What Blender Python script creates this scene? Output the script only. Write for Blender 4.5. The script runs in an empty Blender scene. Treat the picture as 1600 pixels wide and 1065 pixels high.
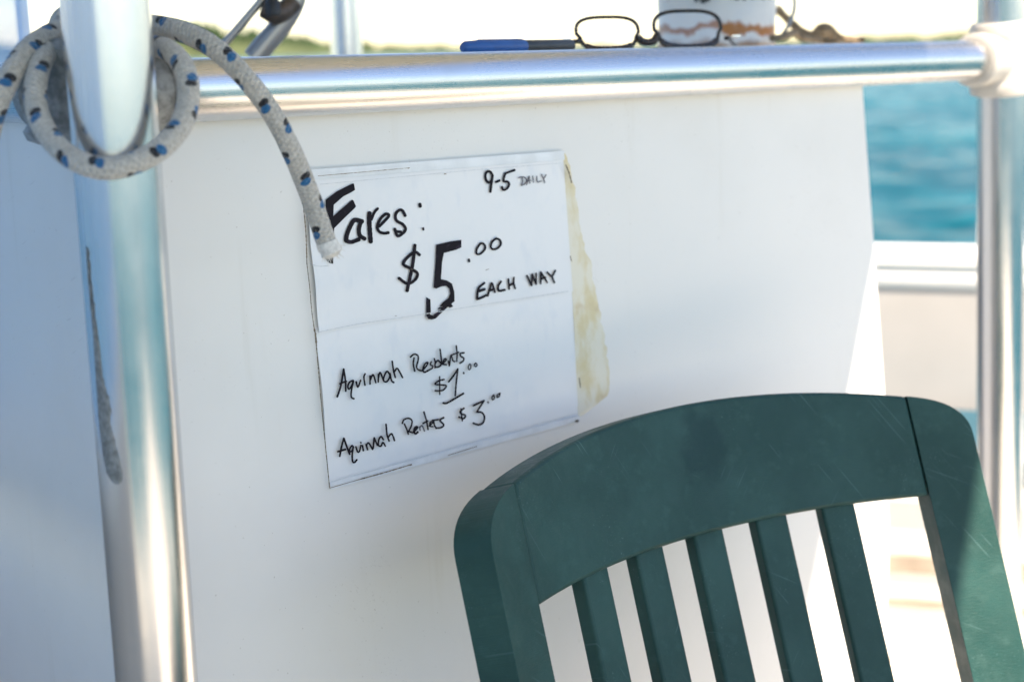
import bpy, bmesh, math, random
from mathutils import Vector as V, Matrix, noise
random.seed(7)
sc = bpy.context.scene
COL = sc.collection
R = math.radians
PI = math.pi

# ------------------------------------------------------------------ camera, sky, sun, exposure
EYE = V((0, 0, 1.16)); PITCH = R(11.6); ROLL = R(1.2); FPX = 50 / 36 * 1600
FWD = V((0, math.cos(PITCH), -math.sin(PITCH)))
_r0 = V((1, 0, 0)); _u0 = V((0, math.sin(PITCH), math.cos(PITCH)))
RGT = _r0 * math.cos(ROLL) - _u0 * math.sin(ROLL)
UPV = _r0 * math.sin(ROLL) + _u0 * math.cos(ROLL)
cam = bpy.data.cameras.new('camera'); camo = bpy.data.objects.new('camera', cam); COL.objects.link(camo)
m = Matrix((RGT, UPV, -FWD)).transposed().to_4x4(); m.translation = EYE
camo.matrix_world = m
cam.sensor_width = 36; cam.lens = 50; cam.clip_start = 0.02; cam.clip_end = 20000
cam.dof.use_dof = True; cam.dof.focus_distance = 1.19; cam.dof.aperture_fstop = 4.0
sc.camera = camo

SUN = V((.307, -.42, .85)).normalized()
world = bpy.data.worlds.new('World'); sc.world = world; world.use_nodes = True
nt = world.node_tree; nt.nodes.clear()
sky = nt.nodes.new('ShaderNodeTexSky'); sky.sky_type = 'NISHITA'; sky.sun_disc = False
sky.sun_elevation = math.asin(SUN.z); sky.sun_rotation = math.atan2(SUN.x, SUN.y)
sky.air_density = 1.0; sky.dust_density = 0.1; sky.ozone_density = 2.5; sky.altitude = 0
bg = nt.nodes.new('ShaderNodeBackground'); bg.inputs[1].default_value = 0.105
wo = nt.nodes.new('ShaderNodeOutputWorld')
nt.links.new(sky.outputs[0], bg.inputs[0]); nt.links.new(bg.outputs[0], wo.inputs[0])
sl = bpy.data.lights.new('sun', 'SUN'); sl.energy = 5.0; sl.angle = R(0.55); sl.color = (1, .925, .81)
so = bpy.data.objects.new('sun', sl); COL.objects.link(so)
so.rotation_euler = SUN.to_track_quat('Z', 'Y').to_euler(); so.location = (0, 0, 6)
vs = sc.view_settings; vs.view_transform = 'Standard'; vs.look = 'None'; vs.exposure = 1.5; vs.gamma = 1
vs.use_white_balance = True; vs.white_balance_temperature = 7400; vs.white_balance_tint = 16   # camera set for open shade
sc.cycles.max_bounces = 10; sc.cycles.diffuse_bounces = 5; sc.cycles.glossy_bounces = 5
sc.cycles.transmission_bounces = 8; sc.cycles.transparent_max_bounces = 10

# ------------------------------------------------------------------ pixel -> place
def ray(x, y): return FWD + RGT * ((x - 800) / FPX) + UPV * ((532.5 - y) / FPX)
def at(x, y, d): return EYE + ray(x, y) * d
def hitp(x, y, p, n):
    r = ray(x, y); return EYE + r * ((p - EYE).dot(n) / r.dot(n))

# ------------------------------------------------------------------ material helper
class Mat:
    def __init__(s, name, base=(.8, .8, .8), rough=.5, metal=0., spec=.5, **kw):
        s.m = bpy.data.materials.new(name); s.m.use_nodes = True; s.t = s.m.node_tree
        s.b = s.t.nodes['Principled BSDF']
        s.set('Base Color', (*base, 1)); s.set('Roughness', rough); s.set('Metallic', metal); s.set('Specular IOR Level', spec)
        for k, v in kw.items(): s.set(k.replace('_', ' '), v)
    def set(s, k, v):
        i = s.b.inputs[k]
        if hasattr(v, 'is_linked') or isinstance(v, bpy.types.NodeSocket): s.t.links.new(v, i)
        else: i.default_value = v
    def n(s, ty, ins=None, **props):
        nd = s.t.nodes.new(ty)
        for k, v in props.items(): setattr(nd, k, v)
        for k, v in (ins or {}).items(): s.inp(nd, k, v)
        return nd
    def inp(s, nd, k, v):
        if isinstance(v, bpy.types.NodeSocket): s.t.links.new(v, nd.inputs[k])
        else: nd.inputs[k].default_value = v
    def f(s, op, a, b=0., c=0., clamp=False):
        nd = s.n('ShaderNodeMath', operation=op, use_clamp=clamp)
        s.inp(nd, 0, a); s.inp(nd, 1, b); s.inp(nd, 2, c); return nd.outputs[0]
    def tc(s, w='Object'): return s.n('ShaderNodeTexCoord').outputs[w]
    def xyz(s, v): return s.n('ShaderNodeSeparateXYZ', {0: v}).outputs
    def map(s, v, scale=(1, 1, 1), loc=(0, 0, 0), rot=(0, 0, 0)):
        return s.n('ShaderNodeMapping', {0: v, 'Scale': scale, 'Location': loc, 'Rotation': rot}).outputs[0]
    def noise(s, v, scale, detail=3, rough=.55, dist=0):
        return s.n('ShaderNodeTexNoise', {'Vector': v, 'Scale': scale, 'Detail': detail, 'Roughness': rough, 'Distortion': dist}).outputs[0]
    def ramp(s, v, a, b, lo=0., hi=1.):
        return s.n('ShaderNodeMapRange', {0: v, 1: a, 2: b, 3: lo, 4: hi}, interpolation_type='SMOOTHSTEP').outputs[0]
    def mix(s, f, a, b):
        nd = s.n('ShaderNodeMix', data_type='RGBA')
        for k, v in ((0, f), (6, a), (7, b)):
            if isinstance(v, tuple) and len(v) == 3: v = (*v, 1)
            s.inp(nd, k, v)
        return nd.outputs[2]
    def bump(s, h, strength=.2, dist=.001, normal=None):
        nd = s.n('ShaderNodeBump', {'Height': h, 'Strength': strength, 'Distance': dist})
        if normal is not None: s.inp(nd, 'Normal', normal)
        s.set('Normal', nd.outputs[0]); return nd.outputs[0]

M = {}
# aluminium tube: UV = (metres round, metres along)
def alu(name, base, rough, seed=0):
    a = Mat(name, base, rough, 1.0); uv = a.tc('UV')
    st = a.noise(a.map(uv, (1400, 3, 1), (seed, 0, 0)), 1, 3)
    bl = a.noise(a.map(uv, (30, 14, 1), (seed, 3, 0)), 1, 4)
    pit = a.noise(a.map(uv, (900, 500, 1)), 1, 2)
    a.set('Roughness', a.f('ADD', a.f('MULTIPLY', st, .10), a.f('MULTIPLY_ADD', bl, .14, rough - .12)))
    pm = a.ramp(pit, .73, .80)
    sm = a.f('MULTIPLY', a.ramp(bl, .60, .78), .35)
    c = a.mix(sm, base, (.60, .585, .55))
    a.set('Base Color', a.mix(a.f('MULTIPLY', pm, .55), c, (.28, .26, .24)))
    a.bump(a.f('ADD', st, a.f('MULTIPLY', bl, .9)), .16, .0004)
    return a.m
M['post'] = alu('polished_aluminium', (.72, .722, .725), .235)
M['rail'] = alu('brushed_aluminium', (.69, .685, .68), .275, 5)
M['steel'] = alu('weathered_steel', (.42, .39, .36), .36, 9)

p = Mat('white_console_panel', (.80, .79, .765), .42); oc = p.tc()
sm = p.noise(oc, 5, 5); speck = p.noise(oc, 330, 1); dr = p.noise(p.map(oc, (40, 40, 2.2)), 1, 4)
c = p.mix(p.ramp(sm, .42, .75), (.80, .79, .765), (.765, .755, .725))
c = p.mix(p.f('MULTIPLY', p.ramp(dr, .62, .8), .30), c, (.66, .63, .57))
c = p.mix(p.f('MULTIPLY', p.ramp(speck, .775, .80), .45), c, (.32, .28, .23))
for rz_, sd_ in ((.5, 2), (1.9, 7)):
    sv = p.map(p.map(oc, rot=(0, rz_, .7), loc=(sd_, 0, sd_)), (7, 420, 420))
    g2 = p.ramp(p.noise(p.map(oc, loc=(sd_ + 3, 0, 0)), 6, 3), .56, .66)
    c = p.mix(p.f('MULTIPLY', p.f('MULTIPLY', p.ramp(p.noise(sv, 1, 1), .68, .73), g2), .22), c, (.45, .42, .38))
p.set('Base Color', c); p.set('Roughness', p.ramp(sm, .3, .7, .36, .5))
p.bump(p.f('ADD', p.noise(oc, 9, 2), p.f('MULTIPLY', p.noise(oc, 420, 2), .05)), .25, .002); M['panel'] = p.m

def simple(name, base, rough, var=.12, sc_=40, bs=.1, bd=.001, **kw):
    a = Mat(name, base, rough, **kw); o = a.tc(); nz = a.noise(o, sc_, 5)
    d = tuple(x * (1 - var) for x in base); l = tuple(min(1, x * (1 + var)) for x in base)
    a.set('Base Color', a.mix(a.ramp(nz, .3, .7), d, l))
    if bs: a.bump(a.noise(o, sc_ * 6, 3), bs, bd)
    return a.m
M['deck'] = simple('cream_nonskid_deck', (.62, .575, .50), .7, .06, 6, .4, .002)
M['gel'] = simple('white_gelcoat', (.78, .77, .74), .35, .04, 5, .05)
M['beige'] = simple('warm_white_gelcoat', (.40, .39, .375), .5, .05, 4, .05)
M['tan'] = simple('tan_wood_trim', (.34, .285, .23), .5, .2, 14)
M['blue_vinyl'] = simple('blue_vinyl', (.012, .085, .125), .45, .08, 20)
M['canopy'] = simple('beige_canopy_cloth', (.74, .65, .50), .8, .05, 8)
M['cream_fit'] = simple('white_plastic_fitting', (.53, .51, .475), .45, .07, 60, .15)
M['grey_fit'] = simple('dull_grey_casting', (.27, .275, .27), .62, .35, 120, .5, .0015, metal=.35)
M['brown_metal'] = simple('tarnished_brown_metal', (.10, .075, .06), .45, .4, 60, .2, metal=.6)
M['black'] = simple('black_plastic', (.02, .02, .022), .4, .2, 90)
M['darkgrey'] = simple('dark_grey_plastic', (.05, .055, .06), .35, .2, 90, 0)
M['blue_cap'] = simple('blue_plastic', (.006, .095, .34), .35, .1, 90, 0)
M['white_plug'] = simple('melted_rope_end', (.72, .70, .66), .4, .15, 300, .5)
M['tortoise'] = simple('tortoiseshell_plastic', (.022, .013, .010), .25, .6, 220, 0)
M['silver'] = Mat('silver_hinge', (.85, .85, .85), .25, 1.).m
M['brown_rope'] = simple('weathered_brown_rope', (.23, .175, .115), .9, .4, 160, .8, .002)
M['wire'] = simple('grey_wire', (.25, .27, .28), .4, .2, 90, 0, metal=.7)
M['shore'] = simple('shore_ground', (.06, .08, .03), .9, .3, .05, 0)
M['leaf'] = simple('distant_foliage', (.022, .050, .014), .9, .45, .12, 0)
M['residue'] = simple('dried_sealant', (.22, .235, .235), .7, .3, 220, .5, .001)

# paper
a = Mat('white_sign_paper', (.80, .815, .83), .34); o = a.tc()
w1 = a.noise(o, 14, 4); w2 = a.noise(a.map(o, (60, 60, 30)), 1, 3)
c = a.mix(a.ramp(w1, .45, .7), (.80, .81, .825), (.735, .765, .80))
c = a.mix(a.f('MULTIPLY', a.ramp(w2, .56, .74), .5), c, (.70, .735, .785))
a.set('Base Color', c); a.bump(a.f('ADD', w1, a.f('MULTIPLY', w2, .25)), .3, .003); a.set('Coat Weight', .25); a.set('Coat Roughness', .2)
M['paper'] = a.m
# yellowed tape glue
a = Mat('yellowed_tape_glue', (.7, .62, .42), .5); o = a.tc()
w1 = a.noise(a.map(o, (1, 1, .45)), 55, 5, .65); w2 = a.noise(o, 24, 3)
c = a.mix(a.ramp(w1, .38, .66), (.76, .725, .61), (.68, .585, .36))
c = a.mix(a.ramp(w2, .56, .7), c, (.60, .49, .31))
a.set('Base Color', c); a.bump(w1, .5, .0015); M['glue'] = a.m
M['tape'] = simple('clear_tape_over_paper', (.755, .785, .815), .22, .06, 50, .15)
M['grime_shade'] = simple('edge_grime_gap_shade', (.16, .125, .09), .8, .5, 200, 0)  # brown for dirt and for gap shade painted along the sheet edges
M['faint'] = simple('faint_crease', (.60, .63, .66), .6, .1, 200, 0)
a = Mat('marker_ink', (.012, .008, .014), .6, 0., .2); o = a.tc(); w1 = a.noise(o, 160, 3)
a.set('Base Color', a.mix(a.ramp(w1, .55, .75), (.006, .0035, .008), (.028, .019, .034))); M['ink'] = a.m
M['ink_thin'] = simple('thin_marker_ink', (.10, .095, .115), .5, .5, 300, 0)

# chair plastic: object space of the chair root (a, b, t in metres along back)
a = Mat('green_resin', (.03, .11, .105), .48, 0., .3); o = a.tc()
c0, c1 = (.010, .054, .048), (.019, .074, .066)
n1 = a.noise(o, 12, 6, .6); n2 = a.noise(o, 46, 5, .65)
c = a.mix(a.ramp(n1, .35, .68), c0, c1)
c = a.mix(a.f('MULTIPLY', a.ramp(n2, .52, .72), .18), c, (.075, .165, .155))
# long rubbed scratches in two directions
sA = a.noise(a.map(o, (36, 900, 900), rot=(0, 0, 0)), 1, 1); sB = a.noise(a.map(o, (700, 60, 700), rot=(.3, .2, .5)), 1, 2)
gate = a.ramp(a.noise(o, 16, 3), .52, .66)
c = a.mix(a.f('MULTIPLY', a.f('MULTIPLY', a.ramp(sB, .64, .74), gate), .45), c, (.15, .27, .27))
spot = a.ramp(a.noise(o, 34, 3, .6, .6), .69, .78)
c = a.mix(a.f('MULTIPLY', spot, .16), c, (.17, .30, .31))
atb = a.n('ShaderNodeAttribute', attribute_name='ab').outputs['Vector']
for rz_, sd_, g0 in ((1.05, 0, .52), (.55, 9, .57), (2.3, 4, .60)):
    sv = a.map(a.map(atb, rot=(0, 0, rz_), loc=(sd_, sd_, 0)), (9, 520, 1))
    g2 = a.ramp(a.noise(a.map(atb, loc=(sd_ + 1, 0, 0)), 15, 2), g0, g0 + .08)
    c = a.mix(a.f('MULTIPLY', a.f('MULTIPLY', a.ramp(a.noise(sv, 1, 1), .66, .72), g2), .20), c, (.16, .29, .30))
# dark wet-looking blot on the crest (shape of its own), placed in attribute space
at_ = a.n('ShaderNodeAttribute', attribute_name='ab').outputs['Vector']
x, y, z = a.xyz(at_)
wob = a.f('MULTIPLY', a.f('SUBTRACT', a.noise(o, 40, 4), .5), .05)
dx = a.f('DIVIDE', a.f('ADD', a.f('ADD', x, -.012), wob), .021); dy = a.f('DIVIDE', a.f('ADD', a.f('ADD', y, -.078), wob), .034)
rr = a.f('SQRT', a.f('ADD', a.f('MULTIPLY', dx, dx), a.f('MULTIPLY', dy, dy)))
blot = a.f('MULTIPLY', a.ramp(rr, 1.2, .65), .75)
c = a.mix(blot, c, (.003, .036, .036))
a.set('Base Color', c)
rg = a.ramp(n2, .3, .7, .38, .56); a.set('Roughness', rg)
gr = a.noise(a.map(atb, (170, 1300, 1)), 1, 3)
a.bump(a.f('ADD', gr, a.f('MULTIPLY', n2, .6)), .38, .0010); M['green'] = a.m

# rope: UV = (turn 0..1, metres along)
a = Mat('flecked_rope', (.40, .375, .335), .85); uv = a.tc('UV'); ux, uy, uz = a.xyz(uv)
PER = .0205
bq = a.f('DIVIDE', uy, PER); row = a.f('FLOOR', bq)
aq = a.f('ADD', a.f('MULTIPLY', ux, 2.0), a.f('MULTIPLY', row, .37))
la = a.f('SUBTRACT', a.f('FRACT', aq), .5); lb = a.f('SUBTRACT', a.f('FRACT', bq), .5)
wv = a.f('MULTIPLY', a.f('SUBTRACT', a.noise(a.map(uv, (50, 900, 1)), 1, 2), .5), .10)
wn = a.n('ShaderNodeTexWhiteNoise', {'W': row}, noise_dimensions='1D').outputs
la = a.f('ADD', la, a.f('ADD', wv, a.f('MULTIPLY', a.f('SUBTRACT', wn[0], .5), .12))); lb = a.f('ADD', lb, a.f('ADD', wv, a.f('MULTIPLY', a.f('SUBTRACT', wn[0], .5), .16)))
sk = a.f('ADD', la, a.f('MULTIPLY', lb, -.25))
def ell(off, ra, rb):
    q = a.f('DIVIDE', sk, ra); w = a.f('DIVIDE', a.f('ADD', lb, off), rb)
    return a.ramp(a.f('ADD', a.f('MULTIPLY', q, q), a.f('MULTIPLY', w, w)), 1.25, .75)
nz = a.noise(a.map(uv, (18, 240, 1)), 1, 4); n3 = a.noise(a.map(uv, (1.5, 26, 1)), 1, 3)
c = a.mix(a.ramp(nz, .3, .7), (.44, .415, .375), (.60, .575, .53))
c = a.mix(a.f('MULTIPLY', a.ramp(n3, .5, .75), .4), c, (.27, .25, .215))
c = a.mix(ell(.13, .185, .14), c, (.006, .007, .012)); c = a.mix(ell(-.10, .185, .145), c, (.004, .125, .30))
a.set('Base Color', c)
br = a.f('SINE', a.f('MULTIPLY', a.f('ADD', a.f('MULTIPLY', ux, 12), a.f('MULTIPLY', uy, 520)), 6.283 / 2))
br2 = a.f('SINE', a.f('MULTIPLY', a.f('SUBTRACT', a.f('MULTIPLY', ux, 12), a.f('MULTIPLY', uy, 520)), 6.283 / 2))
a.bump(a.f('ADD', a.f('MULTIPLY', a.f('MAXIMUM', br, br2), .55), nz), .7, .0018); a.set('Sheen Weight', .3); M['rope'] = a.m

# sea
a = Mat('sea_water', (.016, .16, .21), .18, 0., .012, IOR=1.33); o = a.tc()
big = a.noise(a.map(o, (.10, .22, 1)), 1, 3)
a.set('Base Color', a.mix(a.ramp(big, .35, .65), (.0006, .056, .078), (.002, .088, .110)))
rip = a.ramp(a.noise(a.map(o, (1.1, 2.6, 1)), 1, 4, .6), .50, .72)
a.set('Base Color', a.mix(a.f('MULTIPLY', rip, .6), a.mix(a.ramp(big, .35, .65), (.0006, .050, .074), (.002, .084, .112)), (.012, .16, .20)))
hh = a.f('ADD', a.noise(a.map(o, (.8, 1.3, 1)), 1, 5, .6), a.f('MULTIPLY', a.noise(a.map(o, (4, 6, 1)), 1, 3), .3))
a.bump(hh, .5, .12); M['sea'] = a.m

# rusty painted can
a = Mat('rusty_painted_tin', (.62, .63, .62), .45); o = a.tc(); x, y, z = a.xyz(o)
nz = a.noise(o, 26, 5, .65); n2 = a.noise(o, 75, 4)
band = a.f('ABSOLUTE', a.f('ADD', a.f('ADD', z, -.024), a.f('MULTIPLY', a.f('SUBTRACT', nz, .5), .05)))
rust = a.ramp(band, .0085, .0025)
edge = a.ramp(a.f('ADD', z, a.f('MULTIPLY', a.f('SUBTRACT', nz, .5), .03)), .012, .002)
sp = a.ramp(n2, .68, .74)
c = a.mix(a.ramp(nz, .35, .7), (.70, .71, .71), (.76, .755, .73))
c = a.mix(rust, c, (.40, .15, .03)); c = a.mix(a.f('MULTIPLY', edge, .8), c, (.30, .14, .05))
c = a.mix(a.f('MULTIPLY', sp, .6), c, (.28, .20, .14)); a.set('Base Color', c); a.bump(n2, .3, .001); M['can'] = a.m
# eyeglass lens, curtain
M['lens'] = Mat('clear_lens', (.97, .985, .98), .02, **{'Transmission_Weight': 1.0, 'IOR': 1.45}).m
cm = bpy.data.materials.new('cloudy_blue_vinyl'); cm.use_nodes = True; t = cm.node_tree; t.nodes.clear()
o_ = t.nodes.new('ShaderNodeOutputMaterial'); mx = t.nodes.new('ShaderNodeMixShader'); mx2 = t.nodes.new('ShaderNodeMixShader')
di = t.nodes.new('ShaderNodeBsdfDiffuse'); di.inputs[0].default_value = (.52, .70, .93, 1)  # blue tint added to colour the light on the left panel
tl = t.nodes.new('ShaderNodeBsdfTranslucent'); tl.inputs[0].default_value = (.52, .70, .93, 1)
tp = t.nodes.new('ShaderNodeBsdfTransparent'); nzt = t.nodes.new('ShaderNodeTexNoise'); nzt.inputs['Scale'].default_value = 9
tcn = t.nodes.new('ShaderNodeTexCoord'); t.links.new(tcn.outputs['Object'], nzt.inputs[0])
mr = t.nodes.new('ShaderNodeMapRange'); mr.inputs[1].default_value = .35; mr.inputs[2].default_value = .7; mr.inputs[3].default_value = .42; mr.inputs[4].default_value = .66
t.links.new(nzt.outputs[0], mr.inputs[0]); t.links.new(mr.outputs[0], mx.inputs[0])
mx2.inputs[0].default_value = .5; t.links.new(di.outputs[0], mx2.inputs[1]); t.links.new(tl.outputs[0], mx2.inputs[2])
t.links.new(mx2.outputs[0], mx.inputs[1]); t.links.new(tp.outputs[0], mx.inputs[2]); t.links.new(mx.outputs[0], o_.inputs[0]); M['vinyl'] = cm

# ------------------------------------------------------------------ mesh helpers
def root_loc(o):
    while o.parent: o = o.parent
    return V(o.location)
def thing(name, loc, label, cat, group=None):
    o = bpy.data.objects.new(name, None); o.empty_display_size = .05; COL.objects.link(o); o.location = loc
    return tag(o, label, cat, group)
def tag(o, label, cat, group=None):
    o['label'] = label; o['category'] = cat
    if group: o['group'] = group
    return o
def mesh(name, vs_, fs, mat, parent=None, base=None, uvs=None, smooth=True, bevel=0, seg=2, attr=None, recalc=True):
    b = root_loc(parent) if parent else (V(base) if base is not None else V((0, 0, 0)))
    me = bpy.data.meshes.new(name); me.from_pydata([V(v) - b for v in vs_], [], fs)
    if uvs:
        ul = me.uv_layers.new(name='UVMap')
        k = 0
        for fuv in uvs:
            for q in fuv: ul.data[k].uv = q; k += 1
    if attr:
        at2 = me.attributes.new('ab', 'FLOAT_VECTOR', 'POINT')
        for i, q in enumerate(attr): at2.data[i].vector = q
    if recalc:
        bm = bmesh.new(); bm.from_mesh(me); bmesh.ops.recalc_face_normals(bm, faces=bm.faces); bm.to_mesh(me); bm.free()
    me.materials.append(M[mat] if isinstance(mat, str) else mat)
    if smooth:
        for pl in me.polygons: pl.use_smooth = True
        if not bevel: me.set_sharp_from_angle(angle=R(40))
    o = bpy.data.objects.new(name, me); COL.objects.link(o)
    if parent: o.parent = parent
    else: o.location = b
    if bevel:
        md = o.modifiers.new('bevel', 'BEVEL'); md.width = bevel; md.segments = seg; md.limit_method = 'ANGLE'; md.angle_limit = R(35)
        md.harden_normals = False
        me.set_sharp_from_angle(angle=R(60))
    return o
def perp(d):
    h = V((0, 0, 1)) if abs(d.z) < .9 else V((0, 1, 0))
    a_ = d.cross(h).normalized(); return a_, a_.cross(d).normalized()
def tube(name, path, r, mat, parent=None, base=None, seg=24, unit_turn=False, caps=True, ref=None):
    """sweep of a circle along path; r a number or list; UV (round, along)"""
    P = [V(q) for q in path]; n = len(P); rs = r if isinstance(r, (list, tuple)) else [r] * n
    T = [(P[min(i + 1, n - 1)] - P[max(i - 1, 0)]).normalized() for i in range(n)]
    a0, b0 = perp(T[0]); vsx = []; L = [0.]
    for i in range(1, n): L.append(L[-1] + (P[i] - P[i - 1]).length)
    for i in range(n):
        a0 = (a0 - T[i] * a0.dot(T[i])).normalized(); b0 = T[i].cross(a0)
        for k in range(seg):
            q = 2 * PI * k / seg; vsx.append(P[i] + (a0 * math.cos(q) + b0 * math.sin(q)) * rs[i])
    fs = []; uvs = []; mr_ = max(rs)
    W = 1 if unit_turn else 2 * PI * mr_
    for i in range(n - 1):
        for k in range(seg):
            k2 = (k + 1) % seg
            fs.append((i * seg + k, i * seg + k2, (i + 1) * seg + k2, (i + 1) * seg + k))
            uvs.append(((k / seg * W, L[i]), ((k + 1) / seg * W, L[i]), ((k + 1) / seg * W, L[i + 1]), (k / seg * W, L[i + 1])))
    if caps:
        fs.append(tuple(reversed(range(seg)))); uvs.append([(0, 0)] * seg)
        fs.append(tuple(range((n - 1) * seg, n * seg))); uvs.append([(0, 0)] * seg)
    return mesh(name, vsx, fs, mat, parent, base, uvs, recalc=False)
def crom(pts, step):
    P = [V(q) for q in pts]; P = [P[0] * 2 - P[1]] + P + [P[-1] * 2 - P[-2]]; out = []
    for i in range(1, len(P) - 2):
        a_, b_, c_, d_ = P[i - 1:i + 3]; k = max(2, int((c_ - b_).length / step))
        for j in range(k):
            t_ = j / k
            out.append(.5 * ((2 * b_) + (c_ - a_) * t_ + (2 * a_ - 5 * b_ + 4 * c_ - d_) * t_ ** 2 + (3 * b_ - a_ - 3 * c_ + d_) * t_ ** 3))
    out.append(P[-2]); return out
def straight(p0, p1, k=8): return [V(p0).lerp(V(p1), i / k) for i in range(k + 1)]
def box(name, o, ax, ay, az, mat, parent=None, base=None, bevel=0):
    """box from corner o with edge vectors"""
    o, ax, ay, az = V(o), V(ax), V(ay), V(az)
    vv = [o, o + ax, o + ax + ay, o + ay, o + az, o + ax + az, o + ax + ay + az, o + ay + az]
    return mesh(name, vv, [(0, 3, 2, 1), (4, 5, 6, 7), (0, 1, 5, 4), (1, 2, 6, 5), (2, 3, 7, 6), (3, 0, 4, 7)], mat, parent, base, smooth=bool(bevel), bevel=bevel)
def lathe(name, prof, c, ax, mat, parent=None, base=None, seg=40):
    """profile [(r, h)] round axis ax through c"""
    c, ax = V(c), V(ax).normalized(); a_, b_ = perp(ax); vv = []; fs = []
    for r_, h in prof:
        for k in range(seg):
            q = 2 * PI * k / seg; vv.append(c + ax * h + (a_ * math.cos(q) + b_ * math.sin(q)) * r_)
    for i in range(len(prof) - 1):
        for k in range(seg):
            k2 = (k + 1) % seg; fs.append((i * seg + k, i * seg + k2, (i + 1) * seg + k2, (i + 1) * seg + k))
    fs.append(tuple(reversed(range(seg)))); fs.append(tuple(range((len(prof) - 1) * seg, len(prof) * seg)))
    return mesh(name, vv, fs, mat, parent, base)
def structure(o): o['kind'] = 'structure'; return o

# ------------------------------------------------------------------ the frame of the helm console
P0 = V((-.216, 1.117, 1.134)); AZ = R(40.6)
U = V((math.cos(AZ), math.sin(AZ), 0)); NN = V((math.sin(AZ), -math.cos(AZ), 0)); Z = V((0, 0, 1))
RAKE = .06; OFF = -.014
PN = (NN + Z * RAKE).normalized()
PP = P0 + NN * OFF
def panel_uh(s, h, lift=0): return PP + U * s + (-Z + NN * RAKE) * h + PN * lift
def hit(x, y, lift=0): return hitp(x, y, PP + PN * lift, PN)
def to_sh(p):
    q = p - PP; h = -q.z; return q.dot(U), h
RZ = P0.z; RR = .024
S_C = -.112                                    # console corner along the rail
S_R = 1.13

# ------------------------------------------------------------------ setting: sea, shore, deck
azs = [-42 + .16 * i for i in range(550)] + [46 + 5.2 * i for i in range(1, 52)]       # fine where waves can be told apart
rads = [1.5]
while rads[-1] < 170: rads.append(rads[-1] * (1.045 if rads[-1] < 7 else 1.0085 if rads[-1] < 60 else 1.02))
rads += [260, 450, 900, 2500, 9000]
v_ = []; f_ = []; na = len(azs)
for r_ in rads:
    amp = min(1, (r_ - 1.5) / 4) * (1 if r_ < 60 else max(0, 1 - (r_ - 60) / 140))
    for az in azs:
        x_, y_ = r_ * math.sin(R(az)), r_ * math.cos(R(az)); z_ = 0
        if amp > 0 and r_ > 3:
            z_ = .085 * noise.noise(V((x_ * .45 + y_ * .12, y_ * .62, 0))) + .075 * (.5 - abs(noise.noise(V((x_ * .9, y_ * 1.25, 4))))) + .035 * noise.noise(V((x_ * 2.4, y_ * 2.1, 8)))
        v_.append((x_, y_, -.5 + amp * z_))
for i in range(len(rads) - 1):
    for k in range(na): f_.append((i * na + k, (i + 1) * na + k, (i + 1) * na + (k + 1) % na, i * na + (k + 1) % na))
f_.append(tuple(range(na)))
structure(mesh('sea', v_, f_, 'sea', recalc=False))

# low shore with trees, about 600 m off
def shore_h(az):                                # metres above the water by azimuth (deg, 0 = straight ahead)
    h = 12 * math.exp(-((az + 13) / 6.0) ** 2) + 3.0 + 1.2 * math.exp(-((az - 22) / 9) ** 2)
    return h * (1 + .25 * noise.noise(V((az * .6, 3, 1)))) + .5 * noise.noise(V((az * 3.1, 0, 5)))
v_ = []; f_ = []; na = 220
for i in range(na):
    az = -60 + 120 * i / (na - 1); d = 620 + 30 * noise.noise(V((az * .2, 9, 0))); h = shore_h(az) * .55
    for dd, hh_ in ((0, -.55), (5, h * .35), (14, h * .9), (40, h), (90, h * .8), (130, -.6)):
        v_.append(((d + dd) * math.sin(R(az)), (d + dd) * math.cos(R(az)), hh_))
    if i:
        for k in range(5): f_.append(((i - 1) * 6 + k, i * 6 + k, i * 6 + k + 1, (i - 1) * 6 + k + 1))
structure(mesh('far_shore', v_, f_, 'shore'))
v_ = []; f_ = []
for i in range(900):
    az = -58 + 116 * random.random(); d = 628 + 50 * random.random(); h = shore_h(az)
    c = V((d * math.sin(R(az)), d * math.cos(R(az)), h * .35)); rw = 2.2 + 3 * random.random(); rh = max(.8, h * (.45 + .35 * random.random()))
    b0 = len(v_)
    for j in range(5):
        ph = -PI / 2 + PI * j / 4
        for k in range(7):
            q = 2 * PI * k / 7 + j; w = rw * math.cos(ph) * (1 + .3 * random.uniform(-1, 1)) + .02
            v_.append(c + V((w * math.cos(q), w * math.sin(q), rh * math.sin(ph) * (1 + .15 * random.uniform(-1, 1)))))
    for j in range(4):
        for k in range(7): f_.append((b0 + j * 7 + k, b0 + j * 7 + (k + 1) % 7, b0 + (j + 1) * 7 + (k + 1) % 7, b0 + (j + 1) * 7 + k))
o = mesh('shoreline_trees', v_, f_, 'leaf', smooth=False, recalc=False)
o['kind'] = 'stuff'; tag(o, 'low dark green line of trees along the far shore', 'trees')

DB = V((math.cos(R(-16)), math.sin(R(-16)), 0)); NB = V((DB.y, -DB.x, 0))      # bulwark run and its inboard normal
BW = at(1450, 394, 2.9); BWZ = BW.z; BW0 = V((BW.x, BW.y, 0))
A_ = BW0 - DB * 1.75; B_ = BW0 + DB * 1.3
hull = [A_, B_, V((B_.x + .12, -1.3, 0)), V((A_.x, -1.3, 0))]
vv = [V((q.x, q.y, 0)) for q in hull] + [V((q.x, q.y, -.75)) for q in hull]
structure(mesh('deck', vv, [(0, 1, 2, 3), (7, 6, 5, 4)] + [(i, 4 + i, 4 + (i + 1) % 4, (i + 1) % 4) for i in range(4)], 'deck', smooth=False))

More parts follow.
